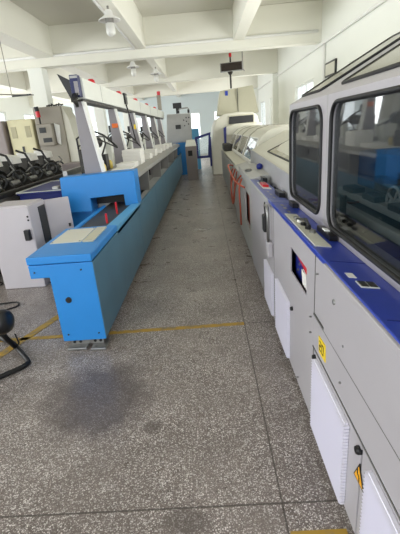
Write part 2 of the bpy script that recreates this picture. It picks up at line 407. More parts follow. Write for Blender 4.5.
# blue deck
MB().prism([(XF - .002, 1.0), (XF - .002, 1.028), (.665, 1.0), (.665, .97)], 'y', -.6, 2.95).build('blue_deck', 'royal', B1, .006)
MB().prism([(XF - .002, 1.0), (XF - .002, 1.029), (.645, 1.005), (.645, .97)], 'y', 2.953, 3.1).build('control_deck', 'violet', B1, .004)
MB().box(XF, XF + .03, 2.869, 3.1, .05, .992).build('door_panel', 'grey', B1, .003)
vent(B1, 2.885, 3.28, .09, .46)
MB().box(XF - .014, XF + .010, -.6, 1.55, 1.0, 1.022).build('deck_edge', 'grey', B1, .004)
def zdeck(x): return 1.028 - (x - .478) * .15
def on_deck(parent, y0, y1, x0, x1, h, name, mat, bev=.002):
    zz = [zdeck(x0), zdeck(x1)]
    return MB().hexa([(x0, y0, zz[0] - .001), (x1, y0, zz[1] - .001), (x1, y1, zz[1] - .001), (x0, y1, zz[0] - .001)], [(x0, y0, zz[0] + h), (x1, y0, zz[1] + h), (x1, y1, zz[1] + h), (x0, y1, zz[0] + h)]).build(name, mat, parent, bev)
cp = on_deck(B1, 1.78, 2.52, .495, .575, .006, 'control_plate', 'cream')
for i, (y, x, mt_) in enumerate(((2.36, .535, 'steel'), (2.28, .54, 'white'), (2.2, .542, 'blackg'), (2.11, .545, 'blackg'), (2.03, .55, 'steel'))):
    b = MB().cyl((x, y, zdeck(x) + .004), (x, y, zdeck(x) + .022), .017, n=14); b.build('push_button', mt_, cp)
MB().tube([(.53, 2.3, 1.04), (.55, 2.18, 1.062), (.54, 2.06, 1.05)], .009).build('toggle_lever', 'blackg', cp)
hb = on_deck(B1, 1.90, 2.13, .60, .642, .028, 'switch_box', 'blackg')
on_deck(B1, 1.99, 2.04, .602, .63, .036, 'white_button', 'white').parent = B1
on_deck(B1, 1.37, 1.42, .512, .542, .002, 'white_sticker', 'paper', 0)
on_deck(B1, 1.275, 1.335, .522, .59, .0035, 'switch_plate', 'panel', .001)
on_deck(B1, 1.281, 1.329, .526, .554, .006, 'rocker_switch', 'dark', .001); on_deck(B1, 1.281, 1.329, .558, .586, .006, 'rocker_switch', 'dark', .001)
for y in (2.58, 2.7, 2.82): on_deck(B1, y, y + .06, .53, .552, .003, 'label_plate', 'steel', .001)
on_deck(B1, 2.76, 2.90, .60, .64, .035, 'switch_box', 'blackg')
on_deck(B1, 1.02, 1.024, .50, .655, .002, 'deck_seam', 'navy', 0); on_deck(B1, 1.56, 1.564, .50, .655, .002, 'deck_seam', 'navy', 0)
# canopy: window wall, roof, gables
XC, ZB, ZT = .65, .985, 1.712
fw_ = lambda u, v, d: (XC + d, u, v)
SL = math.atan2(.415, .78); cs_, sn_ = math.cos(SL), math.sin(SL)
fr_ = lambda u, v, d: (XC + v * cs_ + d * sn_, u, ZT + v * sn_ - d * cs_)
mb = MB()
WA, WB, WC = (2.25, 3.055, 1.06, 1.665), (.62, 2.085, 1.045, 1.672), (-.35, .44, 1.045, 1.672)
frame_cell(mb, (2.165, 3.1, ZB, ZT), WA, .09, fw_, .03); frame_cell(mb, (.53, 2.165, ZB, ZT), WB, .09, fw_, .03); frame_cell(mb, (-.45, .53, ZB, ZT), WC, .09, fw_, .03)
mb.build('window_frame', 'grey', B1)
for h in (WA, WB, WC): pane_gasket(h, .09, fw_, B1)
mb = MB()
RA, RB = (2.58, 3.07, .10, .80), (.3, 2.22, .10, .80)
frame_cell(mb, (2.4, 3.1, 0, .885), RA, .03, fr_, .025); frame_cell(mb, (-.45, 2.4, 0, .885), RB, .03, fr_, .025)
mb.build('roof_frame', 'grey', B1)
for h in (RA, RB): pane_gasket(h, .03, fr_, B1, pmat='roofpane', gr=.011, depth=-.009, names=('roof_pane', 'roof_gasket'))
MB().box(1.43, 1.95, -.45, 3.1, 2.10, 2.127).build('roof_top', 'grey', B1)
MB().prism([(2.165 - .004, ZB + .02), (2.165 + .004, ZB + .02), (2.165 + .004, ZT), (2.165 - .004, ZT)], 'x', XC - .002, XC + .002).build('frame_joint', 'greyb', B1)
g0 = [(XC + .03, ZB), (1.95, ZB), (1.95, 2.10), (1.43, 2.10), (XC + .03, 1.70)]
MB().prism(g0, 'y', -.45, -.42).build('gable_end', 'grey', B1)
MB().prism(g0, 'y', 3.07, 3.1).build('gable_end', 'grey', B1)
fb_ = lambda u, v, d: (1.95 - d, u, v)
mb = MB()
frame_cell(mb, (1.7, 3.07, .96, 2.1), (1.95, 2.95, 1.4, 1.98), .06, fb_, .03); frame_cell(mb, (-.42, 1.7, .96, 2.1), (-.2, 1.55, 1.4, 1.98), .06, fb_, .03); mb.build('back_sheet', 'inner', B1)
for h in ((1.95, 2.95, 1.4, 1.98), (-.2, 1.55, 1.4, 1.98)): pane_gasket(h, .06, fb_, B1, names=('rear_pane', 'rear_gasket'))
# works behind the glass
MB().box(.70, 1.9, -.4, 3.05, .96, .975).build('inner_tray', 'dark', B1)
MB().box(1.15, 1.85, .9, 3.03, 1.10, 1.355).build('press_block', 'blockblue', B1, .02)
MB().box(1.10, 1.16, .9, 2.6, 1.12, 1.22).build('clamp_bar', 'core', B1, .01)
for x, z in ((.86, 1.02), (1.0, 1.05), (1.15, 1.0)): MB().box(x, x + .045, -.2, 3.0, z, z + .05).build('guide_rail', 'wheelm', B1, .006)
mb = MB()
mb.tube([(1.05 + 0, 2.2 + .085 * math.cos(a), 1.12 + .085 * math.sin(a)) for a in [2 * math.pi * i / 28 for i in range(28)]], .008, 8, True)
hwh = mb.build('hand_wheel', 'wheelm', B1, smooth=True)
for i in range(4):
    a = R(30 + 90 * i); MB().cyl((1.05, 2.2, 1.12), (1.05, 2.2 + .085 * math.cos(a), 1.12 + .085 * math.sin(a)), .007, n=8).build('spoke', 'wheelm', hwh)
MB().cyl((1.03, 2.2, 1.12), (1.2, 2.2, 1.12), .018).build('hub', 'wheelm', hwh)
for k in range(7): MB().box(.98, 1.07, .5 + k * .36, .68 + k * .36, 1.10, 1.135).build('clamp_block', 'dark', B1, .004)
MB().box(.74, .80, -.2, 3.0, .975, 1.0).build('lower_rail', 'rail', B1, .004)
MB().tube([(.78, 3.0, 1.02), (.95, 2.6, 1.05), (1.2, 2.5, 1.08)], .008, 6).build('air_line', 'rust', B1, smooth=True)
for y in (1.5, 2.45): MB().box(1.45, 1.6, y, y + .2, 1.355, 1.42).build('press_cap', 'cab', B1, .008)
MB().cyl((1.25, 1.3, 1.36), (1.25, 1.3, 1.46), .045, n=14).build('motor_can', 'dark', B1)
MB().tube([(.92, 2.05, 1.07), (.86, 2.12, .98)], .009).build('clamp_lever', 'rail', B1)
for y in (2.7, 2.3): MB().cyl((.8, y, .975), (.8, y, 1.16), .02, n=12).build('roller_post', 'dark', B1)
MB().tube([(1.7, 3.0, 1.5), (1.4, 2.5, 1.66), (1.4, .2, 1.66)], .016).build('grab_bar', 'dark', B1, smooth=True)

# ------------------------------------------------------------------ middle module
B2 = thing('feeder_cover_module', (1.2, 5, 0), 'grey machine section with low sloped cover just beyond the big windows', 'machine')
MB().box(.58, 1.95, 3.104, 6.95, .03, .95).build('body', 'core', B2)
MB().box(.505, .58, 3.104, 6.95, 0, .05).build('plinth', 'greyb', B2)
MB().box(XF, XF + .03, 3.104, 3.3, .05, .992).build('door_panel', 'grey', B2, .004)
MB().box(XF, XF + .03, 3.306, 4.36, .05, 1.0).build('door_panel', 'grey', B2, .004)
mb = MB(); frame_cell(mb, (4.366, 5.6, .05, .99), (4.62, 5.3, .36, .80), .01, lambda u, v, d: (XF + .01 + d, u, v), .03); mb.build('door_panel', 'greyb', B2)
MB().box(.545, .57, 4.55, 5.4, .3, .85).build('orange_recess', 'rust', B2)
MB().box(XF + .01, XF + .04, 5.606, 6.95, .05, .93).build('door_panel', 'greyb', B2, .004)
MB().prism([(XF - .002, 1.0), (XF - .002, 1.03), (.64, 1.006), (.64, .96)], 'y', 3.104, 4.36).build('control_deck', 'violet', B2, .005)
MB().box(XF - .012, XF + .008, 3.104, 4.37, .995, 1.024).build('deck_edge', 'greyb', B2, .003)
rb = on_deck(B2, 3.66, 4.1, .52, .60, .008, 'button_plate', 'panel'); on_deck(B2, 3.74, 3.94, .53, .585, .03, 'red_button', 'red'); on_deck(B2, 3.96, 4.06, .535, .585, .028, 'black_button', 'blackg')
on_deck(B2, 3.2, 3.42, .585, .635, .04, 'switch_box', 'blackg')
on_deck(B2, 4.14, 4.32, .585, .635, .05, 'switch_box', 'blackg')
for y in (3.14, 3.3, 3.46): on_deck(B2, y, y + .07, .53, .548, .003, 'label_plate', 'steel', .001)
MB().prism([(XF, .93), (XF, 1.03), (.60, 1.06), (.72, 1.06), (.72, .93)], 'y', 4.37, 5.9).build('ledge_box', 'greyb', B2, .01)
kb = MB().lathe((.53, 5.0, 1.045), [(.04, 0), (.045, .02), (.03, .035), (.004, .037)], 16).build('round_button', 'steel', B2)
MB().ball((.67, 5.0, 1.095), .04).build('blue_knob', 'navy', B2, smooth=True)
MB().prism([(XF, .88), (XF, .95), (.72, 1.0), (.72, .88)], 'y', 5.905, 6.95).build('ledge_box', 'greyb', B2, .008)
mb = MB()
def pr(x, xb=1.95): return [(x, .96), (x, 1.185), (x + .06, 1.215), (1.36, 1.46), (xb, 1.46), (xb, .96)]
mb.loft([[(p[0], 3.13, p[1]) for p in pr(.665)], [(p[0], 6.9, p[1]) for p in pr(.79)]]); mb.build('slanted_cover', 'cream', B2, .012)
MB().hexa([(.652, 3.13, .97), (.652, 3.13, 1.20), (.664, 3.13, 1.20), (.664, 3.13, .97)], [(.777, 6.9, .97), (.777, 6.9, 1.20), (.789, 6.9, 1.20), (.789, 6.9, .97)]).build('front_fascia', 'cab3', B2, .003)
nrm = Vector((-.36, 0, .93))
def cpt(x0, y, t):
    xa = .665 + (y - 3.13) / 3.77 * .125; a = Vector((xa + .06, y, 1.215)); b = Vector((1.36, y, 1.46)); return a.lerp(b, t)
q = [cpt(0, 3.3, .08), cpt(0, 5.4, .08), cpt(0, 5.4, .9), cpt(0, 3.3, .9)]
mb = MB(); mb.hexa([p + nrm * .002 for p in q], [p + nrm * .008 for p in q]); mb.build('cover_pane', 'roofpane', B2)
MB().tube([p + nrm * .006 for p in q], .011, 8, True).build('cover_gasket', 'black', B2)
ft = MB().box(.662, .672, 3.2, 3.9, .965, 1.0)
ft.build('cover_lip', 'black', B2)
# upright air pipe with hand valve
ap = thing('air_pipe', (.45, 2.93, .7), 'white bent air pipe with black hand valve clipped to the grey doors', 'pipe')
MB().tube([(.450, 3.06, .985), (.45, 3.0, .99), (.448, 2.95, .98), (.448, 2.94, .94), (.448, 2.94, .70)], .012, 10).build('tube', 'steel', ap, smooth=True)
MB().box(.435, .479, 2.89, 3.0, .60, .72).build('junction_box', 'grey', ap, .01)
MB().box(.43, .479, 3.06, 3.16, .76, .90).build('valve_body', 'blackg', ap, .012)
MB().tube([(.455, 3.12, .9), (.45, 3.13, .96), (.452, 3.12, 1.0)], .006).build('valve_lever', 'blackg', ap)
# orange hoses
def hose(pts, label, mat='hose', r=.012):
    P = [Vector(p) for p in pts]; out = []
    for i in range(len(P) - 1):
        a, b = P[max(i - 1, 0)], P[min(i + 2, len(P) - 1)]
        for t in [j / 6 for j in range(6)]:
            p, q_ = P[i], P[i + 1]
            out.append(.5 * ((2 * p) + (q_ - a) * t + (2 * a - 5 * p + 4 * q_ - b) * t * t + (3 * p - a - 3 * q_ + b) * t ** 3))
    out.append(P[-1]); return tag(MB().tube(out, r, 8).build('air_hose', mat, smooth=True), label, 'hose', 'orange hoses on the grey machine')
hose([(.465, 6.9, .9), (.44, 7.1, .8), (.43, 7.2, .5), (.43, 6.9, .3), (.43, 6.6, .42), (.44, 6.3, .7), (.465, 6.1, .93)], 'orange hose hanging in the widest loop from the grey machine side')
hose([(.464, 6.4, .94), (.40, 6.5, .7), (.39, 6.2, .46), (.39, 5.9, .52), (.40, 5.6, .8), (.464, 5.4, .95)], 'orange hose in a shorter loop over the wide one')
hose([(.46, 6.8, .96), (.35, 6.3, 1.02), (.35, 5.7, .96), (.38, 5.2, .9), (.46, 4.9, .86)], 'orange hose draped level along the grey machine ledge')
hose([(.464, 5.3, .92), (.42, 5.2, .8), (.42, 5.15, .55), (.43, 5.25, .3)], 'orange hose hanging straight down beside the rusty recess')

# ------------------------------------------------------------------ far canopy run
B3 = thing('stitching_line_canopy', (1.2, 10, 0), 'cream machine run with row of slanted windowed hoods beyond the hoses', 'machine')
MB().box(.56, 1.95, 7.0, 13.2, .0, .9).build('body', 'greyb', B3, .01)
for y0 in (7.0, 8.55, 10.1, 11.65): MB().box(.535, .56, y0 + .01, y0 + 1.53, .06, .86).build('side_panel', 'greyb', B3, .004)
MB().box(.54, .8, 7.0, 13.2, .9, .93).build('ledge', 'cream', B3, .006)
prof = [(.8, .93), (.8, .98), (.97, 1.38), (1.12, 1.49), (1.38, 1.55), (1.7, 1.54), (1.95, 1.46), (1.95, .93)]
for k in range(4):
    y0 = 7.02 + k * 1.55; mb = MB(); mb.loft([[(x, y, z) for x, z in prof] for y in (y0, y0 + 1.52)]); hd = mb.build('hood', 'cream', B3, .02)
    q = [Vector((.805, y0 + .14, .995)), Vector((.805, y0 + 1.38, .995)), Vector((.96, y0 + 1.38, 1.355)), Vector((.96, y0 + .14, 1.355))]
    nn = Vector((-.92, 0, .39)); mb = MB(); mb.hexa([p + nn * .001 for p in q], [p + nn * .008 for p in q]); mb.build('hood_pane', 'roofpane', hd)
    MB().tube([p + nn * .006 for p in q], .009, 6, True).build('hood_gasket', 'white', hd)
    MB().box(.772, .80, y0, y0 + 1.52, .935, 1.0).build('hood_rail', 'white', hd, .01)
    MB().tube([(x, y0 + 1.535, z + .012) for x, z in prof[1:7]], .007, 6).build('hood_seam', 'cab', hd)
MB().box(.55, .78, 11.5, 12.6, .935, 1.12).build('drive_box', 'dark', B3, .02)

# ------------------------------------------------------------------ far hooded unit
B4 = thing('hooded_dryer', (1.1, 15, 0), 'tall beige machine hood with dark window closing the far end of the aisle', 'machine')
pf = [(.22, 0), (.24, .9), (.34, 1.62), (.46, 1.86), (.72, 2.0), (1.2, 2.03), (1.7, 1.99), (1.86, 1.86), (1.95, 1.4), (1.95, 0)]
MB().prism(pf, 'y', 14, 17.4).build('rounded_body', 'cream', B4, .05, seg=3)
MB().prism([(.87, 1.66), (1.7, 1.68), (1.7, 1.9), (.90, 1.9)], 'y', 13.97, 13.995).build('dark_window', 'blackg', B4)
MB().tube([(.85, 13.98, 1.64), (1.72, 13.98, 1.66), (1.72, 13.98, 1.92), (.88, 13.98, 1.92)], .02, 6, True).build('window_trim', 'beige', B4)
hd = MB().loft([[(.55, 15.6, 2.0), (2.12, 15.6, 2.0), (2.12, 17, 2.0), (.55, 17, 2.0)], [(.72, 15.75, 2.86), (1.95, 15.75, 2.97), (1.95, 16.9, 2.97), (.72, 16.9, 2.86)]]).build('extraction_hood', 'beige', B4, .03)
MB().box(1.345, 1.355, 15.585, 15.72, 2.05, 2.9).build('hood_joint', 'core', hd)
MB().box(.9, 1.0, 15.69, 15.74, 2.68, 2.84).build('blue_tag', 'royal', hd)
mb = MB(); mb.prism([(.72, 1.3), (.72, 1.58), (1.0, 1.66), (1.9, 1.64), (1.9, 1.3)], 'y', 13.3, 13.95); mb.build('inlet_cover', 'cream', B4, .04)
MB().prism([(.66, 1.0), (.72, 1.0), (.74, 1.6), (.66, 1.55)], 'y', 13.3, 13.6).build('blue_edge', 'navy', B4)
gd = MB()
o_ = [(-.32, .60), (.16, .60), (.24, 1.46), (-.33, 1.33)]; i_ = [(-.24, .68), (.10, .68), (.16, 1.36), (-.25, 1.26)]
for k in range(4):
    a, b, c_, d_ = o_[k], o_[(k + 1) % 4], i_[(k + 1) % 4], i_[k]; gd.prism([a, b, c_, d_], 'y', 14.3, 14.36)
gdo = gd.build('guard_door', 'navy', B4)
MB().prism(i_, 'y', 14.325, 14.335).build('guard_pane', 'winglass', gdo)
MB().box(.16, .24, 14.28, 14.38, .3, 1.3).build('door_hinge', 'navy', gdo)
# led display on its pole
sg = thing('display_board', (1.15, 16, 2.94), 'dark framed display board on pole above the far beige hood', 'sign')
MB().cyl((1.15, 16, 2.935), (1.15, 16, 3.5), .035).build('pole', 'dark', sg); MB().lathe((1.15, 16, 3.4), [(.04, 0), (.1, .08), (.1, .1)], 12).build('collar', 'dark', sg)
MB().prism([(.78, 3.5), (1.62, 3.52), (1.62, 3.83), (.78, 3.8)], 'y', 15.92, 16.05).build('frame', 'steel', sg, .01)
MB().prism([(.81, 3.525), (1.59, 3.545), (1.59, 3.805), (.81, 3.78)], 'y', 15.905, 15.925).build('screen', 'screen', sg)
MB().cyl((1.17, 16, 3.82), (1.17, 16, 4.0), .03).build('beacon_stem', 'dark', sg); MB().cyl((1.17, 16, 4.0), (1.17, 16, 4.12), .05).build('red_beacon', 'red', sg)

# ------------------------------------------------------------------ blue gathering machine
XS = -.895
G = thing('gathering_machine', (-1.3, 6, 0), 'long sky blue gathering machine with leaning grey posts and pale header panel', 'machine')
mb = MB().prism([(-1.24, .08), (XS, .08), (XS, .735), (-1.385, .735), (-1.385, .63), (-1.24, .63)], 'y', 2.70, 3.58); eb = mb.build('end_box', 'blue', G, .006)
MB().box(XS - .012, XS + .003, 2.703, 3.582, .09, .735).build('side_panel', 'teal', G)  # plate added to carry the shaded blue of the end box side
MB().box(-1.388, XS - .0, 2.695, 3.6, .740, .80).build('end_cover', 'blue', G, .008)
MB().box(-1.335, -1.075, 3.05, 3.52, .80, .806).build('cover_plate', 'cream', G, .002)
MB().box(-1.055, -.965, 3.03, 3.5, .80, .815).build('plate_strip', 'beige', G, .003)
mb = MB()
for x, y in ((-1.32, 3.07), (-1.09, 3.07), (-1.32, 3.5), (-1.09, 3.5)): mb.cyl((x, y, .804), (x, y, .810), .007, n=8)
mb.build('screw', 'steel', G)
for x, z in ((-1.345, .68), (-.99, .68), (-1.19, .14), (-.945, .14)): MB().cyl((x, 2.694, z), (x, 2.702, z), .007, n=8).build('bolt', 'core', G)
MB().lathe((-1.13, 2.70, .44), [(.024, .004), (.024, -.006), (.012, -.008)], 14, 'y').build('plug', 'black', G)
# long side, channel
MB().box(-1.24, XS - .03, 3.58, 5.02, .08, .70).build('channel_body', 'core', G)
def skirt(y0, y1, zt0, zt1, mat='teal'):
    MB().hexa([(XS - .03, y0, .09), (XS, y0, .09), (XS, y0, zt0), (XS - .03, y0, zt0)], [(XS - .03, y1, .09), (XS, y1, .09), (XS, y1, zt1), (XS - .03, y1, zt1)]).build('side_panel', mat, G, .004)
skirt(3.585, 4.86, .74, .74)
MB().hexa([(-1.01, 3.6, .70), (XS, 3.6, .70), (XS, 3.6, .785), (-1.01, 3.6, .785)], [(-1.01, 5.02, .70), (XS, 5.02, .70), (XS, 5.02, .75), (-1.01, 5.02, .75)]).build('channel_wall', 'bluel', G, .004)
MB().box(-1.39, -1.35, 3.6, 5.02, .58, .755).build('channel_wall', 'blue', G, .004)
MB().box(-1.35, -1.01, 3.6, 6.5, .69, .735).build('conveyor_belt', 'belt', G)
MB().cyl((-1.09, 4.0, .735), (-1.09, 4.0, .84), .011).build('red_peg', 'red', G); MB().cyl((-1.09, 4.5, .735), (-1.09, 4.5, .87), .011).build('red_peg', 'red', G)
# portal hood
MB().prism([(-1.91, .69), (-1.53, .69), (-1.53, .86), (-1.09, .88), (-1.09, .70), (-.92, .70), (-.92, 1.17), (-1.88, 1.15)], 'y', 5.0, 5.3).build('portal_hood', 'blue', G, .008)
MB().box(-1.87, -1.37, 5.12, 5.26, .09, .69).build('portal_leg', 'blue', G, .006)
MB().box(-1.53, -1.09, 5.27, 5.29, .74, .89).build('tunnel_curtain', 'black', G)
# body below the hoppers
MB().box(-1.85, -.935, 5.3, 15.0, .09, .735).build('base_body', 'greyb', G); MB().box(-1.85, -1.10, 5.3, 15.0, .735, 1.06).build('upper_body', 'cabr', G)
ys = [4.865, 6.67, 8.5, 10.3, 12.1, 13.9, 15.0]
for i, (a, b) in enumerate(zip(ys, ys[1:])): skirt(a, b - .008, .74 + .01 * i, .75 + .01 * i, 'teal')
MB().box(-1.95, -1.02, 5.3, 15.0, 1.06, 1.13).build('table_top', 'greyb', G, .006)
MB().prism([(-1.018, 1.135), (-1.0, 1.155), (-.925, 1.10), (-.91, 1.05), (-.95, 1.04), (-1.018, 1.065)], 'y', 5.3, 15.0).build('edge_rail', 'rail', G, .005)
for i in range(10): MB().box(-1.10, -1.075, 5.7 + i * .93, 5.86 + i * .93, .84, .94).build('rail_latch', 'blackg', G)
for i in range(5): MB().prism([(-.94, .80), (-.93, 1.05), (-1.10, 1.05), (-1.10, .735), (-.94, .735)], 'y', 6.3 + i * 1.8, 6.36 + i * 1.8).build('rail_bracket', 'rail', G)
# header panel and posts
Hy0, Hy1 = 5.2, 15.5
hp = MB().prism([(-1.60, 2.09), (-1.43, 2.06), (-1.435, 2.30), (-1.58, 2.32)], 'y', Hy0, Hy1).build('header_panel', 'panel', G, .01)
MB().box(-1.62, -1.47, Hy0, Hy1, 2.035, 2.062).build('header_rail', 'dark', hp)
mb = MB()
for y in (6.05, 7.9, 9.7, 11.5, 13.3, 15.1): mb.box(-1.436, -1.4275, y, y + .008, 2.075, 2.295)
mb.build('panel_joint', 'greyb', hp)
mb = MB()
for k in range(4): mb.box(-1.435, -1.4285, 6.14, 6.26, 2.10 + k * .045, 2.122 + k * .045)
mb.build('etched_text', 'panel', hp)
def posty(i): return 5.22 + 1.86 * i
for i in range(6):
    y = posty(i)
    po = MB().hexa([(-1.61, y, 1.1), (-1.375, y, 1.1), (-1.375, y + .12, 1.1), (-1.61, y + .12, 1.1)], [(-1.605, y, 2.06), (-1.50, y, 2.06), (-1.50, y + .12, 2.06), (-1.605, y + .12, 2.06)]).build('post', 'post', G, .006)
    MB().hexa([(-1.376, y - .006, 1.1), (-1.350, y - .006, 1.1), (-1.350, y + .126, 1.1), (-1.376, y + .126, 1.1)], [(-1.502, y - .006, 2.06), (-1.476, y - .006, 2.06), (-1.476, y + .126, 2.06), (-1.502, y + .126, 2.06)]).build('post_edge', 'postw', po)
    if i == 1: MB().box(-1.57, -1.47, y - .014, y, 1.73, 1.80).build('orange_plate', 'orange', po)
    if i == 2: MB().box(-1.51, -1.47, y - .010, y, 1.70, 1.80).build('yellow_tag', 'yellow', po)
for i in range(5):
    y = 5.92 + 1.84 * i; lm = MB().lathe((-1.52, y, 2.305), [(.06, 0), (.06, .015), (.055, .02), (.05, .045), (.032, .062), (.005, .066)], 16).build('red_lamp', 'red', G, smooth=False)
MB().box(-1.6, -1.47, 15.1, 15.3, 2.35, 2.85).build('end_plate', 'cab', G, .01)
MB().cyl((-1.53, 15.2, 2.85), (-1.53, 15.2, 2.98), .06).build('red_lamp', 'red', G)
bx = MB().box(-1.56, -1.46, 5.08, 5.195, 2.08, 2.325).build('control_box', 'navyd', G, .008); MB().box(-1.55, -1.46, 5.07, 5.082, 2.285, 2.312).build('connector_strip', 'steel', bx); MB().box(-1.51, -1.465, 5.068, 5.082, 2.10, 2.25).build('connector_plate', 'post', bx)
MB().prism([(-1.70, 2.35), (-1.56, 2.27), (-1.50, 2.06), (-1.57, 2.03)], 'y', 5.09, 5.115).build('cover_flap', 'blackg', G)
mb = MB()
for k in range(4): mb.tube([(-1.54 + .02 * k, 5.07, 2.12), (-1.56 + .02 * k, 5.03, 2.05), (-1.52 + .01 * k, 5.04, 1.99), (-1.54 + .01 * k, 5.1, 1.97), (-1.55, 5.21, 2.03)], .007, 6)
mb.build('cable_loop', 'dark', G, smooth=True)
# sensor with drooping cable
ss = MB().box(-1.448, -1.40, 7.75, 7.95, 2.14, 2.33).build('sensor_box', 'blackg', G, .01); MB().box(-1.400, -1.396, 7.8, 7.9, 2.26, 2.29).build('sensor_window', 'steel', ss)
MB().tube([(-1.42, 7.85, 2.14), (-1.40, 7.9, 2.0), (-1.38, 8.0, 1.7), (-1.36, 8.1, 1.45), (-1.3, 8.2, 1.35)], .012, 6).build('sensor_cable', 'blackg', G, smooth=True)
# hopper grippers: arms, side plates, stops in each bay
for i in range(5):
    y = posty(i) + .35
    mb = MB().tube([(-1.75, y, 1.13), (-1.75, y, 1.6), (-1.6, y + .1, 1.72), (-1.42, y + .2, 1.62), (-1.3, y + .4, 1.45)], .014, 6)
    mb.build('gripper_arm', 'blackg', G, smooth=True)
    MB().tube([(-1.8, y + .2, 1.5), (-1.6, y + .5, 1.58), (-1.4, y + .9, 1.42)], .011, 6).build('gripper_arm', 'dark', G, smooth=True)
    MB().box(-1.75, -1.63, y - .05, y + .4, 1.13, 1.46).build('hopper_block', 'dark', G, .01)
    MB().box(-1.60, -1.5, y + .9, y + 1.05, 1.13, 1.52).build('side_stop', 'panel', G, .008)
    MB().box(-1.56, -1.44, y + .2, y + .38, 1.13, 1.36).build('vacuum_head', 'blackg', G, .01)
    if i: MB().prism([(-1.72, 1.66), (-1.5, 1.66), (-1.5, 1.78), (-1.72, 1.78)], 'y', y, y + .06).build('nozzle_block', 'blackg', G)
    MB().cyl((-1.78, y + .5, 1.52), (-1.78, y + 1.15, 1.52), .09, n=16).build('gripper_drum', 'dark', G)
    MB().hexa([(-1.70, y + .45, 1.2), (-1.66, y + .45, 1.19), (-1.66, y + .85, 1.19), (-1.70, y + .85, 1.2)], [(-1.80, y + .45, 1.44), (-1.77, y + .45, 1.45), (-1.77, y + .85, 1.45), (-1.80, y + .85, 1.44)]).build('feed_tray', 'panel', G)
    MB().tube([(-1.5, y + .28, 1.36), (-1.45, y + .35, 1.5), (-1.52, y + .6, 1.6), (-1.7, y + .8, 1.62)], .012, 6).build('vacuum_hose', 'blackg', G, smooth=True)
    MB().box(-1.96, -1.90, y - .2, y + 1.2, 1.13, 1.2).build('back_rail', 'steel', G)
# foot
fo = MB().box(-1.20, -.93, 2.74, 2.77, .022, .08).build('foot_bracket', 'steel', G, .003)
mb = MB()
for x in (-1.17, -1.12, -1.0, -.955): mb.cyl((x, 2.735, .05), (x, 2.745, .05), .012, n=10)
mb.build('bracket_hole', 'black', fo)
MB().box(-1.20, -.93, 2.72, 3.2, .075, .082).build('foot_plate', 'steel', fo)
MB().box(-1.22, -1.06, 2.68, 2.83, 0, .022).build('foot_pad', 'steel', G, .004); MB().box(-1.02, -.90, 2.66, 2.81, 0, .022).build('foot_pad', 'steel', G, .004)
for y in (6.5, 9, 12, 14.5):
    MB().cyl((-1.1, y, 0), (-1.1, y, .09), .05).build('levelling_foot', 'dark', G)
    MB().cyl((-1.7, y, 0), (-1.7, y, .09), .05).build('levelling_foot', 'dark', G)
# tall blue end with console
MB().box(-1.05, -.72, 15.0, 15.5, .0, 1.16).build('blue_end_column', 'blue', G, .01)

# paper on the table
def sheaf(x0, x1, y0, y1, z0, h, label, n):
    t = thing('paper_pile', ((x0 + x1) / 2, (y0 + y1) / 2, z0), label, 'paper', 'printed sheets on the gathering table')
    hh = h / n
    for k in range(n):
        j = random.uniform(-.006, .006); MB().box(x0 + j, x1 + j, y0 + j, y1 - j, z0 + k * hh + .001, z0 + (k + 1) * hh - .001).build('sheet_bundle', 'paper', t)
    return t
sheaf(-1.30, -1.04, 5.42, 5.75, 1.13, .035, 'thin flat white paper pile just behind the blue portal hood', 1)
sheaf(-1.32, -1.05, 5.85, 6.2, 1.13, .075, 'low white paper pile between flat sheets and the tall pile', 2)
sheaf(-1.33, -1.04, 6.42, 6.85, 1.13, .24, 'tallest white paper pile of five bundles on the gathering table', 5)
sheaf(-1.27, -1.05, 7.6, 8.0, 1.13, .10, 'white paper pile on the gathering table below the hanging sensor', 2)
sheaf(-1.28, -1.05, 8.5, 8.9, 1.13, .14, 'white paper pile second beyond the tallest one', 2)
sheaf(-1.28, -1.05, 9.5, 9.9, 1.13, .10, 'white paper pile third beyond the tallest one', 2)
sheaf(-1.28, -1.05, 10.4, 10.8, 1.13, .16, 'white paper pile fourth beyond the tallest one', 2)
sheaf(-1.28, -1.05, 11.4, 11.8, 1.13, .12, 'white paper pile fifth beyond the tallest one', 2)
sheaf(-1.28, -1.05, 12.6, 13.0, 1.13, .12, 'white paper pile last on the table before the console', 2)
def bottle(x, y, label):
    t = thing('glue_bottle', (x, y, 1.13), label, 'bottle', 'yellow bottles behind the portal')
    MB().lathe((x, y, 1.13), [(.03, 0), (.034, .01), (.034, .09), (.022, .115), (.012, .125)], 14).build('bottle_body', 'yellowp', t, smooth=True)
    MB().lathe((x, y, 1.255), [(.013, 0), (.013, .03), (.005, .05)], 12).build('bottle_cap', 'white', t); t.location.z += .002
M['yellowp'] = pm('pale yellow plastic', (228, 204, 104), .4)
bottle(-1.40, 5.42, 'yellow plastic bottle beside the first leaning post'); bottle(-1.47, 6.12, 'yellow plastic bottle one bay further than the first post')

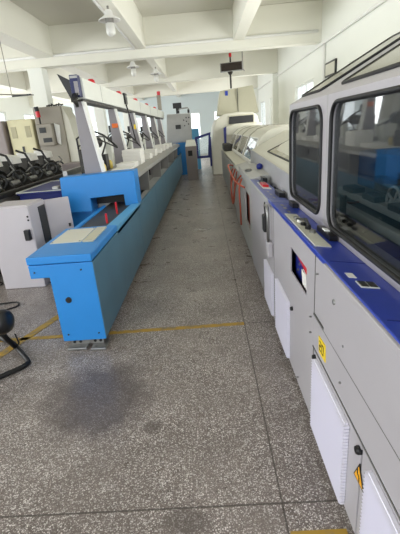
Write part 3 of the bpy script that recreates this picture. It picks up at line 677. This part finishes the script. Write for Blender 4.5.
# far console
K = thing('control_console', (-.95, 15.6, 0), 'pale grey control console with screen arm at the far end of the blue machine', 'console')
MB().prism([(-1.45, 1.17), (-.48, 1.17), (-.46, 1.6), (-.44, 2.17), (-1.34, 2.2)], 'y', 15.55, 16.1).build('console_cabinet', 'greyb', K, .02)
MB().box(-1.3, -.6, 15.6, 16.05, 0, 1.17).build('console_pedestal', 'greyb', K)
mb = MB()
for x, z in ((-.62, 2.03), (-.52, 2.03), (-.72, 1.95), (-.62, 1.9), (-.55, 1.8), (-.7, 1.75)): mb.cyl((x, 15.535, z), (x, 15.555, z), .025, n=10)
mb.build('console_button', 'blackg', K); MB().box(-1.05, -.85, 15.53, 15.55, 1.65, 1.8).build('console_meter', 'core', K)
MB().tube([(-.52, 15.8, 2.17), (-.52, 15.8, 2.35), (-.55, 15.7, 2.38), (-.85, 15.6, 2.36), (-.9, 15.6, 2.3)], .025, 8).build('screen_arm', 'steel', K)
MB().box(-.56, -.48, 15.75, 15.85, 2.2, 2.32).build('arm_joint', 'blackg', K); MB().box(-.98, -.86, 15.58, 15.68, 2.2, 2.38).build('arm_joint', 'blackg', K)
MB().box(-1.08, -.76, 15.54, 15.6, 2.38, 2.57).build('monitor', 'blackg', K, .01)
P = thing('grey_pedestal', (-.45, 13.4, 0), 'grey pedestal box with dark switch beside the far end of the blue machine', 'cabinet')
MB().box(-.64, -.28, 13.2, 13.6, 0, 1.08).build('pedestal_body', 'cabd', P, .01); MB().box(-.56, -.42, 13.18, 13.2, .78, .95).build('switch', 'black', P)
mb = MB(); mb.hexa([(-.64, 13.2, 1.085), (-.28, 13.2, 1.085), (-.28, 13.6, 1.085), (-.64, 13.6, 1.085)], [(-.6, 13.35, 1.22), (-.32, 13.35, 1.22), (-.32, 13.6, 1.28), (-.6, 13.6, 1.28)]); mb.build('pedestal_top', 'panel', P)
bb = tag(MB().box(-.55, -.2, 16.6, 17.0, 0, 1.62).build('blue_bin', 'bluel', None, .03), 'light blue bin standing behind the far guard door', 'bin')

# ------------------------------------------------------------------ second line of stitching heads
L2 = thing('feeder_bench', (-3.3, 7, 0), 'long dark steel bench carrying the row of feeder heads', 'bench')
MB().box(-3.9, -2.78, 4.2, 9.5, .84, .93).build('bench_top', 'cab', L2, .01); MB().box(-3.8, -2.9, 4.3, 9.4, .05, .84).build('bench_body', 'dark', L2)
MB().box(-2.80, -2.72, 4.2, 9.5, .93, 1.0).build('front_rail', 'dark', L2, .008); MB().box(-3.88, -2.82, 4.25, 9.45, 0, .05).build('bench_base', 'core', L2)
def feeder():
    t = thing('sheet_feeder', (-3.1, 5.3, .93), '', 'feeder', 'dark feeder heads on the bench')
    x, y, z = -3.1, 5.3, .93
    MB().box(x - .3, x - .1, y - .18, y + .18, z, z + .42).build('head_frame', 'dark', t, .01)
    MB().prism([(x - .12, z), (x + .22, z), (x + .22, z + .06), (x - .05, z + .3), (x - .12, z + .3)], 'y', y - .16, y - .13).build('side_plate', 'dark', t)
    MB().prism([(x - .12, z), (x + .22, z), (x + .22, z + .06), (x - .05, z + .3), (x - .12, z + .3)], 'y', y + .13, y + .16).build('side_plate', 'dark', t)
    for yy in (y - .2, y + .19):
        MB().tube([(x + .05 + .1 * math.cos(a), yy, z + .16 + .1 * math.sin(a)) for a in [2 * math.pi * i / 18 for i in range(18)]], .016, 6, True).build('drive_wheel', 'core', t, smooth=True)
    MB().cyl((x + .05, y - .2, z + .16), (x + .05, y + .2, z + .16), .03).build('axle', 'steel', t)
    MB().cyl((x + .15, y - .13, z + .1), (x + .15, y + .13, z + .1), .05).build('roller', 'steel', t)
    MB().hexa([(x - .28, y - .15, z + .42), (x - .02, y - .15, z + .36), (x - .02, y + .15, z + .36), (x - .28, y + .15, z + .42)], [(x - .28, y - .15, z + .52), (x - .04, y - .15, z + .48), (x - .04, y + .15, z + .48), (x - .28, y + .15, z + .52)]).build('paper_pad', 'paper', t, .008)
    MB().tube([(x - .02, y - .2, z + .3), (x - .1, y - .2, z + .5), (x - .25, y - .2, z + .56)], .02, 6).build('guide_arm', 'blackg', t)
    MB().tube([(x + .1, y - .05, z + .22), (x + .2, y, z + .3), (x + .12, y + .08, z + .36)], .012, 6).build('hold_down_arm', 'steel', t)
    return t
f0 = feeder()
lab = ['dark feeder head at the end of the bench by the picture edge', 'dark feeder head second along the bench', 'dark feeder head third along the bench', 'dark feeder head fourth along the bench', 'dark feeder head fifth along the bench', 'dark feeder head sixth along the bench, farthest one shown']
for i, y in enumerate((4.75, 5.35, 5.95, 6.6, 7.3, 8.05)):
    if i == 0: f0.location = (-3.1, y, .933); f0['label'] = lab[0]
    else: dup(f0, (-3.1, y, .933), lab[i])
# tall cabinets behind
def cabinet(x0, x1, y, z1, mat, label, beacon=False, vents=True):
    t = thing('machine_cabinet', ((x0 + x1) / 2, y + .4, 0), label, 'cabinet')
    MB().box(x0, x1, y, y + .9, 0, z1).build('cabinet_body', mat, t, .03)
    wd = x1 - x0
    if vents:
        for a in (.12, .68): MB().box(x0 + wd * a, x0 + wd * (a + .2), y - .012, y, z1 - .42, z1 - .16).build('vent_grille', 'cream2', t)
        MB().box(x0 + wd * .42, x0 + wd * .5, y - .02, y, z1 - .75, z1 - .62).build('handle', 'blackg', t)
    return t
M['cream2'] = pm('dusty vent grey', (176, 170, 140), .6)
cabinet(-4.74, -4.12, 9.9, 2.15, 'cabc', 'yellowish cream cabinet with two vents standing behind the feeder bench')
cabinet(-5.6, -4.80, 9.8, 2.15, 'cabd', 'dull mauve cabinet at the picture edge beside the cream one', vents=False)
c2 = cabinet(-4.05, -3.36, 9.9, 2.38, 'cab', 'warm grey cabinet with red signal lamp and control panel behind the bench', vents=False)
cb = MB().box(-3.98, -3.6, 9.72, 9.9, 1.5, 2.0).build('control_panel', 'cab', c2, .02)
MB().box(-3.9, -3.75, 9.7, 9.722, 1.8, 1.92).build('gauge', 'core', cb); MB().box(-3.85, -3.65, 9.7, 9.722, 1.58, 1.68).build('key_strip', 'core', cb)
MB().prism([(-3.58, 1.55), (-3.50, 1.5), (-3.46, 1.95), (-3.58, 2.0)], 'y', 9.86, 9.9).build('white_door', 'white', c2)
MB().cyl((-3.86, 9.75, 2.0), (-3.86, 9.75, 2.15), .02).build('lamp_stem', 'black', c2); MB().cyl((-3.87, 9.75, 2.15), (-3.88, 9.75, 2.28), .05).build('signal_lamp', 'red', c2); MB().cyl((-3.88, 9.75, 2.28), (-3.89, 9.75, 2.38), .05).build('lamp_cap', 'black', c2)
MB().prism([(-3.36, 0), (-3.08, 0), (-3.14, 1.4), (-3.24, 2.1), (-3.36, 2.38)], 'y', 9.95, 10.6).build('curved_side', 'cream', c2)
mb = MB()
for k in range(7): mb.tube([(-3.8 + k * .06, 10.2, 2.38), (-3.79 + k * .06, 10.2, 2.42 + .02 * (k % 3)), (-3.75 + k * .06, 10.2, 2.42)], .02, 6)
mb.build('cable_bundle', 'blackg', c2)
mb = MB().box(-2.56, -1.97, 7.0, 7.6, 0, 1.2); gb = tag(mb.build('grey_crate', 'cabd', None, .02), 'mauve grey box behind the blue portal hood', 'box')

# ------------------------------------------------------------------ navy cart and open grey cabinet
C = thing('navy_cabinet', (-2.3, 5.6, 0), 'navy blue cabinet with pale edged top behind the open grey box', 'cabinet')
MB().box(-2.62, -1.97, 5.35, 6.6, .03, .93).build('cabinet_body', 'navy', C, .01); MB().box(-2.64, -1.95, 5.33, 6.62, .93, .955).build('top_sheet', 'navy', C)
MB().tube([(-2.64, 5.33, .96), (-1.95, 5.33, .96), (-1.95, 6.62, .96), (-2.64, 6.62, .96)], .012, 6, True).build('top_edge', 'panel', C)
MB().box(-2.2, -2.12, 5.5, 5.6, .955, .99).build('white_clip', 'white', C)
MB().box(-2.6, -2.0, 5.37, 6.58, 0, .03).build('cabinet_base', 'core', C)
O = thing('open_cabinet', (-2.2, 4.4, 0), 'mauve grey electrical cabinet with its side door standing open', 'cabinet')
MB().box(-2.46, -1.975, 4.16, 4.2, .03, .955).build('front_sheet', 'cabl', O, .006) if False else None
M['cabl'] = pm('pale mauve enamel', (196, 190, 194), .45, var=.02)
MB().box(-2.46, -1.975, 4.16, 4.62, .0, .955).build('cabinet_body', 'cabl', O, .012)
MB().box(-2.43, -2.0, 4.18, 4.6, .955, .965).build('cabinet_lid', 'cabl', O)
dr = MB().hexa([(-1.97, 4.60, .06), (-1.72, 4.74, .06), (-1.735, 4.765, .06), (-1.985, 4.625, .06)], [(-1.97, 4.60, .945), (-1.72, 4.74, .945), (-1.735, 4.765, .945), (-1.985, 4.625, .945)]).build('cabinet_door', 'cabl', O, .006)
MB().box(-1.765, -1.745, 4.70, 4.722, .58, .62).build('door_latch', 'blackg', dr)
MB().box(-1.975, -1.965, 4.4, 4.58, .15, .9).build('door_gap', 'core', O)
MB().box(-2.10, -2.03, 4.13, 4.16, .64, .79).build('door_handle', 'blackg', O, .01) if False else None
MB().box(-2.06, -2.0, 4.10, 4.16, .58, .70).build('door_handle', 'blackg', O, .01)
mb = MB()
for z in (.80, .84): mb.cyl((-2.0, 4.155, z), (-2.0, 4.165, z), .012, n=8)
mb.build('lock_button', 'blackg', O); MB().box(-2.475, -2.45, 4.1, 4.17, .79, .84).build('side_latch', 'blackg', O)
def cable(pts, label):
    P_ = []
    pts = [Vector(p) for p in pts]
    for i in range(len(pts) - 1):
        for t in range(5): P_.append(pts[i].lerp(pts[i + 1], t / 5))
    P_.append(pts[-1])
    for _ in range(3): P_ = [P_[0]] + [(P_[i - 1] + P_[i] * 2 + P_[i + 1]) / 4 for i in range(1, len(P_) - 1)] + [P_[-1]]
    return tag(MB().tube(P_, .008, 6).build('floor_cable', 'black', smooth=True), label, 'cable')
cable([(-3.0, 4.2, .01), (-2.75, 4.45, .012), (-2.55, 4.35, .012), (-2.7, 4.1, .012), (-3.0, 4.0, .01)], 'black cable looped on the floor nearest the grey cabinet')
cable([(-3.1, 4.6, .01), (-2.8, 4.7, .03), (-2.6, 4.55, .05), (-2.52, 4.5, .2), (-2.5, 4.5, .3)], 'black cable climbing from the floor into the grey cabinet')
cable([(-2.8, 3.6, .01), (-2.4, 3.7, .012), (-2.1, 3.75, .012), (-2.05, 3.62, .012), (-2.3, 3.45, .012), (-2.7, 3.3, .01)], 'thin black cable in a wide loop on the open floor')
# ------------------------------------------------------------------ floor fan
FN = thing('floor_fan', (-1.72, 2.62, 0), 'black floor fan with round motor on bent tube foot, cut by the picture edge', 'fan')
MB().tube([(-1.95, 2.98, .02), (-1.72, 2.82, .02), (-1.50, 2.57, .02), (-1.465, 2.52, .02), (-1.49, 2.46, .02), (-1.64, 2.32, .02), (-1.95, 2.1, .02)], .019, 10).build('tube_foot', 'black', FN, smooth=True)
MB().lathe((-1.69, 2.62, .33), [(.03, .12), (.075, .105), (.095, .07), (.1, -.10), (.09, -.13), (.02, -.14)], 22, 'x').build('motor', 'blackg', FN, smooth=True)
MB().box(-1.74, -1.69, 2.59, 2.65, .42, .455).build('motor_clip', 'blackg', FN, .008)
MB().tube([(-1.68, 2.76, .03), (-1.7, 2.7, .15), (-1.7, 2.64, .26)], .022, 8).build('yoke', 'black', FN, smooth=True)
MB().tube([(-1.57, 2.62, .22), (-1.58, 2.66, .12), (-1.64, 2.74, .06)], .006, 6).build('power_cord', 'blackg', FN, smooth=True)
for rr, xx in ((.24, -1.83), (.15, -1.80), (.24, -1.95)):
    MB().tube([(xx, 2.62 + rr * math.cos(a), .31 + rr * math.sin(a)) for a in [2 * math.pi * i / 28 for i in range(28)]], .005, 6, True).build('guard_ring', 'black', FN)
for k in range(3):
    a = R(120 * k + 20); d = Vector((0, math.cos(a), math.sin(a))); e = Vector((0, -math.sin(a), math.cos(a))); c0 = Vector((-1.88, 2.62, .31))
    MB().hexa([c0 + d * .03 - e * .02 + Vector((.0, 0, 0)), c0 + d * .2 - e * .08 + Vector((.03, 0, 0)), c0 + d * .2 + e * .06 - Vector((.03, 0, 0)), c0 + d * .03 + e * .02], [p + Vector((.004, 0, 0)) for p in (c0 + d * .03 - e * .02, c0 + d * .2 - e * .08 + Vector((.03, 0, 0)), c0 + d * .2 + e * .06 - Vector((.03, 0, 0)), c0 + d * .03 + e * .02)]).build('fan_blade', 'blackg', FN)
MB().cyl((-1.76, 2.62, .31), (-1.93, 2.62, .31), .02).build('hub', 'blackg', FN)

# ------------------------------------------------------------------ ceiling lamps, pipes
def lamp(loc, label):
    x, y, z = loc; t = thing('ceiling_lamp', loc, label, 'lamp', 'white jar lamps under the beam'); t.scale = (.85, .85, .85)
    MB().cyl((x, y, z + .28), (x, y, z + .13), .022).build('stem', 'rail', t)
    MB().lathe((x, y, z), [(.05, .15), (.075, .12), (.08, .06), (.21, -.02), (.215, -.035), (.09, .02), (.075, .02)], 24).build('lamp_shade', 'white', t, smooth=True)
    MB().cyl((x, y, z + .04), (x, y, z - .1), .082).build('cage_collar', 'rail', t)
    MB().lathe((x, y, z), [(.085, -.08), (.088, -.22), (.075, -.27), (.03, -.3), (.002, -.305)], 20).build('glass_jar', 'tube', t, smooth=True)
    return t
l0 = lamp((-1.42, 7.35, 3.42), 'white jar lamp hanging closest, above the header panel')
dup(l0, (-1.9, 12.4, 3.44), 'white jar lamp hanging just past the white cross beam')
dup(l0, (-1.42, 14.0, 3.42), 'white jar lamp deepest along the beam, above the far red lamps')
def pipe(pts, r, label, mat='white'):
    return tag(MB().tube(pts, r, 8).build('pipe', mat, smooth=True), label, 'pipe')
pipe([(XL, 10.96, 3.62), (XR - .1, 10.96, 3.64)], .035, 'white pipe running along the nearer cross beam')
pipe([(-1.56, 4, 3.62), (-1.56, 10.9, 3.62)], .03, 'white conduit running beside the beam that carries the lamps')
pipe([(XR - .035, 5.5, 3.32), (XR - .035, 22.8, 3.32)], .03, 'white pipe along the top of the windowed wall')
pipe([(XR - .04, 10.6, 3.28), (XR - .04, 10.6, 2.9), (XR - .04, 10.6, 1.0)], .03, 'white upright pipe on the wall pillar')
pipe([(1.15, 11.36, 3.4), (1.15, 11.36, 3.0), (1.2, 11.4, 2.95)], .018, 'short grey drop pipe under the cross beam', 'rail')
hr = thing('hanging_rail', (-4.2, 8.6, 2.7), 'thin dark rail hung on two rods in front of the far pillar', 'rail')
MB().tube([(-5.4, 8.2, 2.66), (-4.1, 8.6, 2.58), (-3.5, 8.8, 2.54)], .012, 6).build('bar', 'cab', hr)
for x, y, z in ((-4.75, 8.4, 2.66), (-3.9, 8.66, 2.58)): MB().cyl((x, y, z), (x, y, ZC), .008, n=6).build('rod', 'cab', hr); MB().box(x, x + .4, y - .02, y + .02, z - .06, z - .03).build('bracket', 'blackg', hr)
# framed notice on wall
nf = thing('framed_notice', (XR, 10.2, 2.5), 'dark framed notice on the white wall by the pillar', 'picture')
MB().box(XR - .04, XR, 9.72, 10.5, 2.52, 2.84).build('frame', 'blackg', nf); MB().box(XR - .045, XR - .04, 9.77, 10.45, 2.56, 2.80).build('sheet', 'cream', nf)
